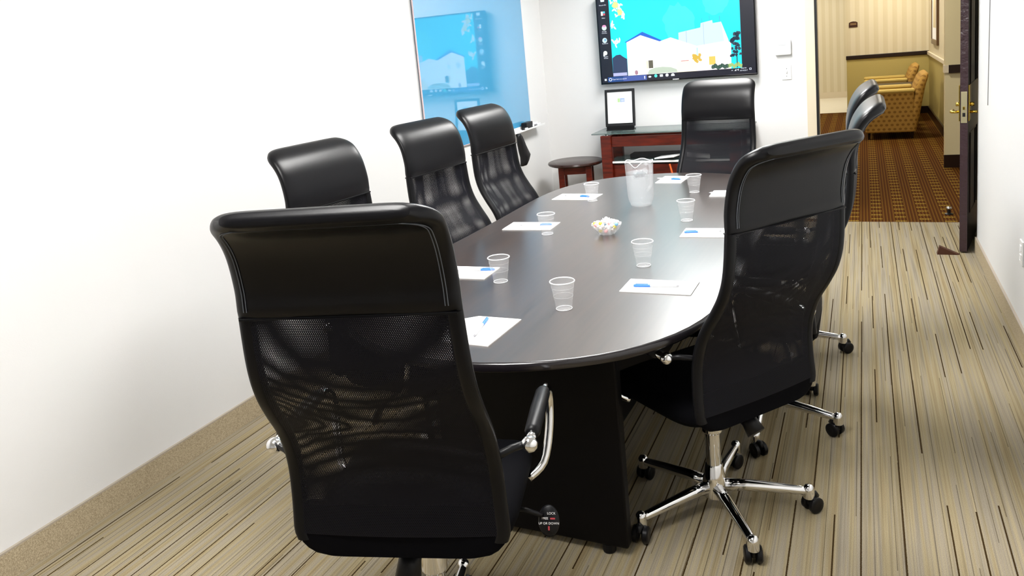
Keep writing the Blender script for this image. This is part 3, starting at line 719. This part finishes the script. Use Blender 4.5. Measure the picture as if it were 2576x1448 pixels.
    # side edging and bottom bar of the back
    for sgn in (-1, 1):
        rg = []
        for i in range(3, IH+1):
            p = CURVE[i]; nr = normal_at(i); hw = halfw(p[1])
            cut = 0
            if p[1] < .50: cut = .07-math.sqrt(max(0, .07**2-(.50-p[1])**2))
            ring_ = []
            for k in range(14):
                th = 2*PI*k/14
                x = (hw-cut-.017)+.017*(abs(math.cos(th))**.7)*(1 if math.cos(th) >= 0 else -1); o = .014*math.sin(th)
                ring_.append((sgn*x, p[0]+nr[0]*o, p[1]+nr[1]*o))
            rg.append(ring_)
        MB().loft(rg).build('back_edging', M_LEATHER_D, c, True, auto=60)
    # lower back shell (black, rounded lower corners)
    out = []
    zs0, zs1, R = .432, .66, .07
    def py(z):
        for i in range(len(CURVE)-1):
            if CURVE[i][1] <= z <= CURVE[i+1][1]:
                t = (z-CURVE[i][1])/(CURVE[i+1][1]-CURVE[i][1]); return CURVE[i][0]*(1-t)+CURVE[i+1][0]*t
        return CURVE[0][0]
    rg = []
    for k in range(13):
        z = zs0+(zs1-zs0)*(k/12)**1.5
        hw = halfw(z)-.004
        if z < zs0+R: hw -= R-math.sqrt(max(0, R*R-(R-(z-zs0))**2))
        T = .012 if k < 11 else .006
        n = 24; r = []
        for j in range(n):
            th = 2*PI*j/n
            r.append((hw*(abs(math.cos(th))**.2)*(1 if math.cos(th) >= 0 else -1), py(z)+T*(abs(math.sin(th))**.8)*(1 if math.sin(th) >= 0 else -1), z))
        rg.append(r)
    rg = rg[:9]
    MB().loft(rg).build('lower_back_shell', M_SEATFAB, c, True, auto=60)
    # seat
    rg = []
    for k, (zz, ins) in enumerate(((.425, .03), (.432, .008), (.45, 0), (.475, .004), (.490, .02), (.496, .05))):
        r = []
        for j in range(40):
            th = 2*PI*j/40; ct, st_ = math.cos(th), math.sin(th)
            x = (.245-ins)*(abs(ct)**.35)*(1 if ct >= 0 else -1); y = .035+(.235-ins)*(abs(st_)**.35)*(1 if st_ >= 0 else -1)
            dz = -.035*max(0, (y-.16)/.11)**2
            r.append((x, y, zz+dz))
        rg.append(r)
    MB().loft(rg).build('seat', M_SEATFAB, c, True, auto=70)
    MB().box(-.13, .13, -.12, .14, .385, .43, .012).box(-.16, .16, -.02, .02, .40, .43, .004).build('tilt_mechanism', M_PLASTIC, c)
    MB().tube([(0, -.12, .40), (0, -.17, .39), (0, -.20, .36)], [.02, .026, .03], 10).build('tension_knob', M_PLASTIC, c, True)
    lv_ = MB().tube([(.13, .03, .40), (.24, .03, .39), (.28, .03, .375)], .006, 8).build('height_lever', M_PLASTIC, c, True)
    MB().lathe([(.0, -.004), (.03, -.004), (.034, 0), (.03, .004), (0, .004)], 20, cap=False).xf(Matrix.Translation((.295, .03, .36)) @ Matrix.Rotation(math.radians(68), 4, 'X') @ Matrix.Diagonal((.78, 1.15, 1, 1))).build('lever_paddle', M_PLASTIC, lv_, True)
    # arms
    for sgn in (-1, 1):
        X = sgn*.297
        pts = catmull([(X, -.15, .672), (X, .0, .675), (X, .12, .672), (X, .175, .655), (X, .20, .61), (X*.985, .185, .53), (X*.93, .15, .455), (X*.80, .12, .425)], 4)
        ar = MB().tube(pts, .0115, 10).build('armrest', M_CHROME, c, True)
        MB().tube([(X, -.115, .6735), (X, -.10, .6745), (X, .0, .676), (X, .10, .674), (X, .115, .673)], [.015, .0185, .0195, .0185, .015], 12).build('arm_pad', M_LEATHER_D, ar, True)
        bl = [(0, -.019)]+[(.019*math.cos(t), .019*math.sin(t)) for t in [(-PI/2+PI*i/10) for i in range(1, 10)]]+[(0, .019)]
        MB().lathe([(max(r, .0005), z) for r, z in bl], 16, (X, -.158, .672)).build('arm_ball', M_CHROME, ar, True)
        MB().tube([(X-sgn*.014, -.160, .672), (X-sgn*.035, -.175, .672), (sgn*.228, -.208, .668)], .009, 8).build('arm_bracket', M_PLASTIC, ar, True)
    # gas column and base
    MB().lathe([(.025, .11), (.025, .28), (.034, .29), (.034, .425)], 18).build('gas_column', M_CHROME, c, True, auto=40)
    MB().lathe([(.030, .052), (.040, .058), (.040, .118), (.034, .132), (.030, .165), (.027, .17)], 20).build('hub', M_CHROME, c, True, auto=40)
    for k in range(5):
        a = 2*PI*k/5
        R_ = Matrix.Rotation(a, 4, 'Z')
        lg = MB().tube([(.03, 0, .092), (.10, 0, .092), (.20, 0, .084), (.275, 0, .077), (.302, 0, .073)], [.021, .019, .0165, .0145, .0135], 12).xf(R_).build('leg', M_CHROME, c, True)
        MB().lathe([(.0, .098), (.010, .096), (.017, .088), (.0185, .075), (.0185, .052)], 14, (.300, 0, 0)).xf(R_).build('caster_cap', M_CHROME, lg, True, auto=50)
        sw_ = a*1.7+.6
        CM = R_ @ Matrix.Translation((.300, 0, .027)) @ Matrix.Rotation(sw_, 4, 'Z') @ Matrix.Translation((.014, 0, 0)) @ Matrix.Rotation(PI/2, 4, 'X')
        m = MB()
        for o in (-.017, .017):
            m.lathe([(.010, o-.009), (.022, o-.010), (.027, o-.006), (.027, o+.006), (.022, o+.010), (.010, o+.009)], 18)
        m.xf(CM).build('caster_wheel', M_PLASTIC, lg, True, auto=50)
        MB().tube([(-.012, .0, 0), (-.010, .02, 0), (.0, .029, 0), (.012, .029, 0), (.024, .018, 0)], [.010, .012, .012, .011, .006], 8).xf(CM).build('caster_hood', M_PLASTIC, lg, True)
    return c
chair0 = build_chair('conference_chair', '', 'conference chairs round the table')
def base_twist(ch, ang):
    for o in ch.children:
        if o.name.split('.')[0] in ('leg', 'hub'): o.rotation_euler = (0, 0, ang)
snapshot(chair0)
D_ = math.radians
CH = [((-1.035, 1.585, .045), 14.5, 20, 'black high-back chair nearest the camera at the near end of the table, seen from behind'),
      ((-.475, 2.478, 0), 52.3, 13-52.3, 'nearest black chair on the right side, turned away with its chrome base in full view'),
      ((-1.575, 2.466, 0), -97, -6, 'nearest black chair along the left wall, mostly hidden by the foreground chair'),
      ((-1.536, 3.250, -.011), -99, 10, 'middle black chair of the three along the left wall'),
      ((-1.515, 3.891, -.006), -96, 50, 'farthest black chair along the left wall, in front of the blue board'),
      ((-.869, 4.62, -.012), 172.5, 30, 'black chair facing the camera at the far end of the table'),
      ((-.394, 3.174, 0), 90, -35, 'second black chair on the right side, behind the turned one'),
      ((-.405, 3.95, 0), 91, 50, 'farthest black chair on the right side toward the door')]
chairs = []
for i, ((x, y, z), rz, bt, lab) in enumerate(CH):
    c = chair0 if i == 0 else copy_tree(chair0)
    c.location = (x, y, 0); c.rotation_euler = (0, 0, D_(rz)); c['label'] = lab
    for o in c.children:
        if o.name.split('.')[0] not in ('leg', 'hub', 'gas_column'): o.location.z = z
    c.scale = (1.035 if i == 0 else 1, 1, 1)
    base_twist(c, D_(bt)); chairs.append(c)
# printed lever tag under the nearest chair
TAGM = Matrix.Translation((.295, .03, .36)) @ Matrix.Rotation(math.radians(68), 4, 'X')
lever = [o for o in chairs[0].children if o.name.split('.')[0] == 'height_lever'][0]
for s, v, u in (('LOCK', .016, .007), ('FREE', .004, -.009), ('UP OR DOWN', -.008, 0)):
    text('lever_print', s, .0078, M_WHITE, lever, TAGM @ Matrix.Translation((u, v, .0048)))
for u0, u1, v0, v1 in ((.004, .016, .004, .008), (-.002, .002, -.022, -.012)):
    MB().poly([(u0, v0, .0048), (u1, v0, .0048), (u1, v1, .0048), (u0, v1, .0048)]).xf(TAGM).build('lever_mark', principled('red_print', srgb('B04048'), .5), lever)
# black cloth hanging behind the farthest left chair
bc = MB()
prof = [(-.10, .93, .020), (-.09, .86, .03), (-.075, .78, .034), (-.06, .70, .036), (-.05, .66, .034), (-.06, .62, .02)]
rg = []
for k, (yy, zz, w_h) in enumerate(((0, .885, .012), (.012, .86, .03), (.035, .80, .05), (.06, .74, .065), (.08, .69, .075), (.06, .65, .06), (.045, .62, .04))):
    rg.append([(.02*math.sin(j*2*PI/12)+.004*math.sin(3*j+k), yy+w_h*math.cos(j*2*PI/12), zz) for j in range(12)])
o = bc.loft(rg).build('cloth_bag', M_DARK, None, True); o.scale = (1, 1.3, 1); o.location = (-2.522, 5.785, .022); tag(o, 'black cloth bag hanging from the marker tray behind the farthest left chair', 'bag')

# ------------------------------------------------------------------ things on the table
def cup(x, y, lab):
    t = thing('plastic_cup', lab, 'cup', (x, y, TZ), 0, 'clear plastic cups on the table')
    MB().lathe([(.0015, .004), (.022, .004), (.0245, .0015), (.026, .001), (.0265, .004), (.0285, .02), (.0300, .034), (.0312, .035), (.0395, .088), (.0395, .093)], 32, cap=False).build('body', M_CUP, t, True, auto=60)
    MB().tube([(.0405*math.cos(a), .0405*math.sin(a), .0945) for a in [i*2*PI/32 for i in range(32)]], .0022, 6, closed=True).build('rim', M_RIM, t, True)
    MB().tube([(.0262*math.cos(a), .0262*math.sin(a), .0022) for a in [i*2*PI/28 for i in range(28)]], .0012, 5, closed=True).build('foot_ring', M_RIM, t, True)
    MB().tube([(.0325*math.cos(a), .0325*math.sin(a), .045) for a in [i*2*PI/28 for i in range(28)]], .0006, 4, closed=True).tube([(.0372*math.cos(a), .0372*math.sin(a), .075) for a in [i*2*PI/28 for i in range(28)]], .0006, 4, closed=True).build('grip_ring', M_CUP, t, True)
    return t
CUPS = [(-.905, 2.325, 'clear plastic cup nearest the camera at the near end of the table'), (-1.247, 2.575, 'clear plastic cup on the left beside the second pad from the near end'), (-1.331, 3.285, 'clear plastic cup in front of the middle left pad'), (-1.345, 4.005, 'clear plastic cup in front of the farthest left pad'), (-.838, 4.215, 'clear plastic cup at the far right beside the farthest pad'), (-.750, 3.565, 'clear plastic cup on the right side just beyond the candy bowl'), (-.768, 2.835, 'clear plastic cup behind the nearest right pad')]
for x, y, l in CUPS: cup(x, y, l)
# pads and pens
def pad(x, y, rz, lab, w=.245, d=.15):
    o = MB().box(-w/2, w/2, -d/2, d/2, 0, .0035, .0004).build('notepad', M_PAPER); o.location = (x, y, TZ); o.rotation_euler = (0, 0, D_(rz))
    tag(o, lab, 'notepad', 'white notepads at the seats'); return o
def pen(x, y, rz, lab, z=TZ+.0035+.0042):
    t = thing('pen', lab, 'pen', (x, y, z), D_(rz), 'blue capped pens on the notepads')
    MB().tube([(.005, 0, 0), (.058, 0, 0), (.062, 0, 0)], [.0048, .0052, .004], 10).build('cap', M_BLUE, t, True, auto=50)
    MB().box(.012, .055, -.001, .001, .004, .0068).build('clip', M_BLUE, t)
    MB().tube([(-.085, 0, 0), (.005, 0, 0)], .0040, 10).build('barrel', M_WHITE, t, True, auto=50)
    MB().tube([(-.093, 0, 0), (-.085, 0, 0)], [.0028, .0034], 8).build('end_plug', M_INK, t)
PADS = [(-.650, 2.586, -1, 'white notepad nearest on the right beside the turned chair', .245, .142), (-.60, 3.338, 1, 'white notepad on the right in the middle of the table', .245, .152), (-.617, 4.17, 0, 'white notepad on the right at the far end, partly hidden by the turned chair', .245, .15),
        (-1.034, 4.588, -3, 'white notepad farthest away in front of the end chair', .155, .215), (-1.466, 4.105, -3, 'white notepad farthest along the left side', .245, .155), (-1.468, 3.425, 1.5, 'white notepad in the middle of the left side', .245, .15), (-1.447, 2.665, 1, 'white notepad on the left partly hidden by the foreground chair', .245, .152), (-1.115, 2.095, -2, 'white notepad at the near end right of the foreground chair', .215, .22)]
for x, y, r, l, w_, d_ in PADS[:7]: pad(x, y, r, l, w_, d_)
o = MB().prism([(-1.24, 2.14, 0), (-1.18, 1.985, 0), (-1.016, 1.973, 0), (-1.005, 2.20, 0), (-1.158, 2.205, 0)], (0, 0, .0035)).build('notepad', M_PAPER); o.location = (0, 0, TZ); tag(o, PADS[7][3], 'notepad', 'white notepads at the seats')
for x, y, r, l in ((-.675, 2.577, 186, 'blue pen on the nearest right notepad'), (-.652, 3.335, 190, 'blue pen on the middle right notepad'), (-.66, 4.175, 10, 'blue pen on the far right notepad'), (-1.045, 4.58, -14, 'blue pen on the farthest notepad before the end chair'), (-1.45, 4.10, -12, 'blue pen on the farthest left notepad'), (-1.43, 3.435, 8, 'blue pen on the middle left notepad behind the cup'), (-1.39, 2.69, 12, 'blue pen on the left notepad beside the foreground chair'), (-1.105, 2.12, 100, 'blue pen lying lengthwise on the near end notepad')):
    pen(x, y, r, l)
# pitcher
pt = thing('water_pitcher', 'ribbed clear plastic pitcher of ice water in the middle of the table', 'pitcher', (-1.05, 3.905, TZ))
def prings(prof, ribs, amp, seg=96, spout=0):
    rings = []
    for r, z, ra in prof:
        g = []
        for k in range(seg):
            th = 2*PI*k/seg; rr_ = r*(1+ra*amp*(abs(math.sin(ribs*th/2))-.5))
            zz = z
            if spout and z > .205:
                dl_ = (th-PI*1.5+PI) % (2*PI)-PI
                zz = z-.018*math.exp(-(dl_/.28)**2)*(z-.205)/.02+.004*math.sin(5*th)*(z-.205)/.02
                rr_ *= 1+.05*math.exp(-(dl_/.25)**2)
            g.append((rr_*math.cos(th), rr_*math.sin(th), zz))
        rings.append(g)
    return rings
op = [(.001, .006, 0), (.048, .004, 0), (.050, 0, 0), (.053, .002, 0), (.056, .012, .3), (.061, .028, .5), (.065, .042, 1), (.067, .10, 1), (.069, .15, .6), (.070, .195, .8), (.071, .21, .6), (.0715, .225, .4)]
MB().loft(prings(op, 24, .05, spout=1), True, False).build('body', M_PITCH, pt, True, auto=60)
ip = [(.001, .009, 0), (.046, .009, 0), (.057, .030, 0), (.0615, .045, 0), (.0635, .10, 0), (.0655, .15, 0), (.0665, .172, 0), (.001, .174, 0)]
MB().loft(prings(ip, 24, 0, 48), True, False).build('water', M_WATER, pt, True, auto=50)
ri = [(.0705*math.cos(a), .0705*math.sin(a), .2265) for a in [i*2*PI/48 for i in range(48)]]
ri2 = []
for i, (x, y, z) in enumerate(ri):
    th = 2*PI*i/48; dl_ = (th-PI*1.5+PI) % (2*PI)-PI; g = math.exp(-(dl_/.28)**2)
    ri2.append((x*(1+.05*g), y*(1+.05*g), z-.018*g+.004*math.sin(5*th)))
MB().tube(ri2, .0024, 6, closed=True).build('rim', M_RIM, pt, True)
MB().tube(catmull([(.068, .0, .20), (.095, .0, .205), (.115, .0, .185), (.118, .0, .12), (.105, .0, .075), (.067, .0, .065)], 4), .009, 10).xf(Matrix.Rotation(D_(75), 4, 'Z')).build('handle', M_PITCH, pt, True)
rnd = random.Random(11)
for i in range(9):
    a = rnd.uniform(0, 2*PI); r = rnd.uniform(0, .035)
    ic = MB().box(-.014, .014, -.014, .014, -.012, .012, .003, Matrix.Rotation(rnd.uniform(0, 3), 3, (rnd.random(), rnd.random(), 1))).build('ice_cube', M_WATER, pt, True, auto=40)
    ic.location = (r*math.cos(a), r*math.sin(a), .16+rnd.uniform(-.012, .012))
# bowl and wrapped candies
BX, BY = -1.053, 3.305
bw = thing('candy_bowl', 'small clear plastic bowl heaped with wrapped candies', 'bowl', (BX, BY, TZ))
br = []
for r, z in ((.001, .004), (.028, .003), (.031, 0), (.034, .002), (.046, .014), (.058, .030), (.066, .044), (.068, .046)):
    br.append([(r*(1+.03*math.cos(12*2*PI*k/72)*(z/.046))*math.cos(2*PI*k/72), r*(1+.03*math.cos(12*2*PI*k/72)*(z/.046))*math.sin(2*PI*k/72), z) for k in range(72)])
MB().loft(br, True, False).build('shell', M_BOWL, bw, True)
cc = [('red', 'D8303A'), ('white', 'F2F0EC'), ('yellow', 'EFE04A'), ('white', 'F0EEEE'), ('pale blue', '7FB4DC'), ('white', 'F4F2F0'), ('orange', 'E79A4A'), ('pink', 'EFA6A8'), ('white', 'F1F1F1')]
rnd = random.Random(21)
spots = [(0, 0, .016)]
for n, R_, z in ((6, .030, .019), (8, .040, .034), (5, .024, .040), (9, .052, .048), (6, .034, .054), (3, .014, .060), (1, 0, .070)):
    for k in range(n):
        a = 2*PI*k/n+rnd.uniform(-.15, .15)+z*40
        spots.append((R_*math.cos(a), R_*math.sin(a), z))
for i, (x, y, z) in enumerate(spots):
    cn, hx = cc[(i*5) % len(cc)] if i % 3 else cc[1]
    front = 'near' if y < -.01 else ('far' if y > .01 else 'centre')
    t = thing('wrapped_candy', cn+' wrapped candy in the heap in the small bowl', 'candy', (BX+x, BY+y, TZ+z), rnd.uniform(0, PI), cn+' wrapped candies in the bowl')
    t.rotation_euler.x = rnd.uniform(-.5, .5)
    mt = principled('candy_'+hx, srgb(hx), .3)
    MB().lathe([(.002, -.0085), (.006, -.0065), (.0085, -.002), (.0085, .002), (.006, .0065), (.002, .0085)], 10).xf(Matrix.Rotation(PI/2, 4, 'Y')).build('sweet', mt, t, True)
    MB().add([(-.008, 0, 0), (-.017, .006, .003), (-.0175, 0, -.002), (-.017, -.006, .002), (.008, 0, 0), (.017, .006, -.002), (.0175, 0, .003), (.017, -.006, -.002)], [(0, 1, 2), (0, 2, 3), (4, 5, 6), (4, 6, 7)]).build('wrapper_ends', M_RIM, t)

# ------------------------------------------------------------------ hall furniture
def dots():
    m = principled('dotted_gold_fabric', srgb('B98433'), .8, spec=.2)
    ns, ls, b = nodes(m)
    tc = ns.new('ShaderNodeTexCoord'); sep = ns.new('ShaderNodeSeparateXYZ'); ls.new(tc.outputs['Object'], sep.inputs[0])
    P = 1/.062
    hx = mathn(ns, ls, 'ADD', sep.outputs[0], sep.outputs[1])
    row = mathn(ns, ls, 'MULTIPLY', sep.outputs[2], P*1.15); rf = mathn(ns, ls, 'FLOOR', row)
    u = mathn(ns, ls, 'ADD', mathn(ns, ls, 'MULTIPLY', hx, P), mathn(ns, ls, 'MULTIPLY', mathn(ns, ls, 'MODULO', rf, 2.0), .5))
    du = mathn(ns, ls, 'SUBTRACT', mathn(ns, ls, 'FRACT', u), .5); dv = mathn(ns, ls, 'SUBTRACT', mathn(ns, ls, 'FRACT', row), .5)
    d = mathn(ns, ls, 'SQRT', mathn(ns, ls, 'ADD', mathn(ns, ls, 'MULTIPLY', du, du), mathn(ns, ls, 'MULTIPLY', dv, dv)))
    r = ramp(ns, [(.24, srgb('83602A')), (.34, srgb('A98340'))]); ls.new(d, r.inputs['Fac']); ls.new(r.outputs['Color'], b.inputs['Base Color'])
    return m
M_DOTS = dots()
M_SEATC = principled('pale_gold_fabric', srgb('BDA35B'), .8, spec=.2)
def armchair(name, lab, y0):
    t = thing(name, lab, 'armchair', (.31, y0, 0), 0, 'armchairs in the hall alcove')
    # faces -x ; sides at y=+-.36
    for s in (-1, 1):
        y = s*.33
        MB().box(-.29, .27, y-.06, y+.06, .09, .60, .02).build('arm_side', M_DOTS, t)
        MB().box(-.30, .28, y-.068, y+.068, .585, .635, .022).build('arm_top', M_SEATC, t)
    MB().box(-.27, .24, -.27, .27, .10, .30, .01).build('seat_base', M_DOTS, t)
    MB().box(-.30, .22, -.265, .265, .30, .46, .035).build('seat_cushion', M_SEATC, t)
    rg = []
    for z, x, hw, th in ((.10, .25, .38, .05), (.30, .28, .39, .06), (.50, .31, .395, .065), (.66, .345, .39, .06), (.76, .38, .37, .055), (.80, .40, .34, .04), (.815, .41, .30, .015)):
        rg.append([(x+th*(abs(math.cos(k*2*PI/28))**.6)*(1 if math.cos(k*2*PI/28) >= 0 else -1), hw*(abs(math.sin(k*2*PI/28))**.35)*(1 if math.sin(k*2*PI/28) >= 0 else -1), z) for k in range(28)])
    MB().loft(rg).build('back', M_DOTS, t, True, auto=70)
    for x in (-.25, .25):
        for y in (-.30, .30): MB().lathe([(.014, 0), (.022, .1)], 10, (x, y, 0)).build('leg', M_RAIL, t)
    return t
armchair('armchair', 'gold dotted armchair in the hall, the nearer of the two', 11.47)
armchair('armchair', 'gold armchair in the hall against the far wall, behind the nearer one', 13.25)
tt = thing('hall_table', 'dark square side table between the two hall armchairs', 'side table', (.40, 12.36, 0))
MB().box(-.35, .28, -.28, .28, .56, .60, .004).build('top', M_RAIL, tt)
for x in (-.31, .24):
    for y in (-.24, .24): MB().box(x-.02, x+.02, y-.02, y+.02, 0, .56).build('leg', M_RAIL, tt)
pc = thing('wall_picture', 'tall dark-framed picture on the right wall of the alcove', 'picture', (HR, 12.55, 1.55))
MB().box(-.03, 0, -.46, .46, -.45, -.38, .004).box(-.03, 0, -.46, .46, .38, .45, .004).box(-.03, 0, -.46, -.39, -.38, .38).box(-.03, 0, .39, .46, -.38, .38).build('frame', principled('picture_frame_wood', srgb('5A3F22'), .35), pc)
MB().box(-.02, 0, -.39, .39, -.38, .38).build('mat_board', M_PAPER, pc)
MB().box(-.022, -.018, -.22, .22, -.22, .22).build('print', principled('picture_print', srgb('C9BB94'), .6), pc)
rs = thing('room_sign', 'small dark arched room sign on the far hall wall', 'sign', (-.13, HY, 1.455))
MB().prism([(-.062, -.012, -.045), (.062, -.012, -.045), (.062, -.012, .028), (.035, -.012, .042), (0, -.012, .047), (-.035, -.012, .042), (-.062, -.012, .028)], (0, .012, 0)).build('plaque', principled('sign_brown', srgb('3A1B0E'), .35), rs)
MB().poly([(-.045, -.0125, .010), (.045, -.0125, .010), (.045, -.0125, .018), (-.045, -.0125, .018)]).poly([(-.045, -.0125, -.008), (.045, -.0125, -.008), (.045, -.0125, .0), (-.045, -.0125, .0)]).build('sign_lines', principled('sign_gold', srgb('A88A5C'), .5), rs)
sc_ = thing('wall_sconce', 'glowing wall sconce above the alcove picture', 'wall lamp', (HR, 12.9, 1.98))
MB().box(-.02, 0, -.05, .05, -.10, .10, .004).build('backplate', M_BRASS, sc_)
MB().lathe([(.05, -.14), (.09, .10)], 20, (-.12, 0, 0), False).build('shade', emis_panel('sconce_glow', (1, .88, .66), 6.0), sc_, True)
MB().tube([(-.02, 0, 0), (-.12, 0, -.05), (-.12, 0, 0)], .006, 8).build('arm', M_BRASS, sc_)
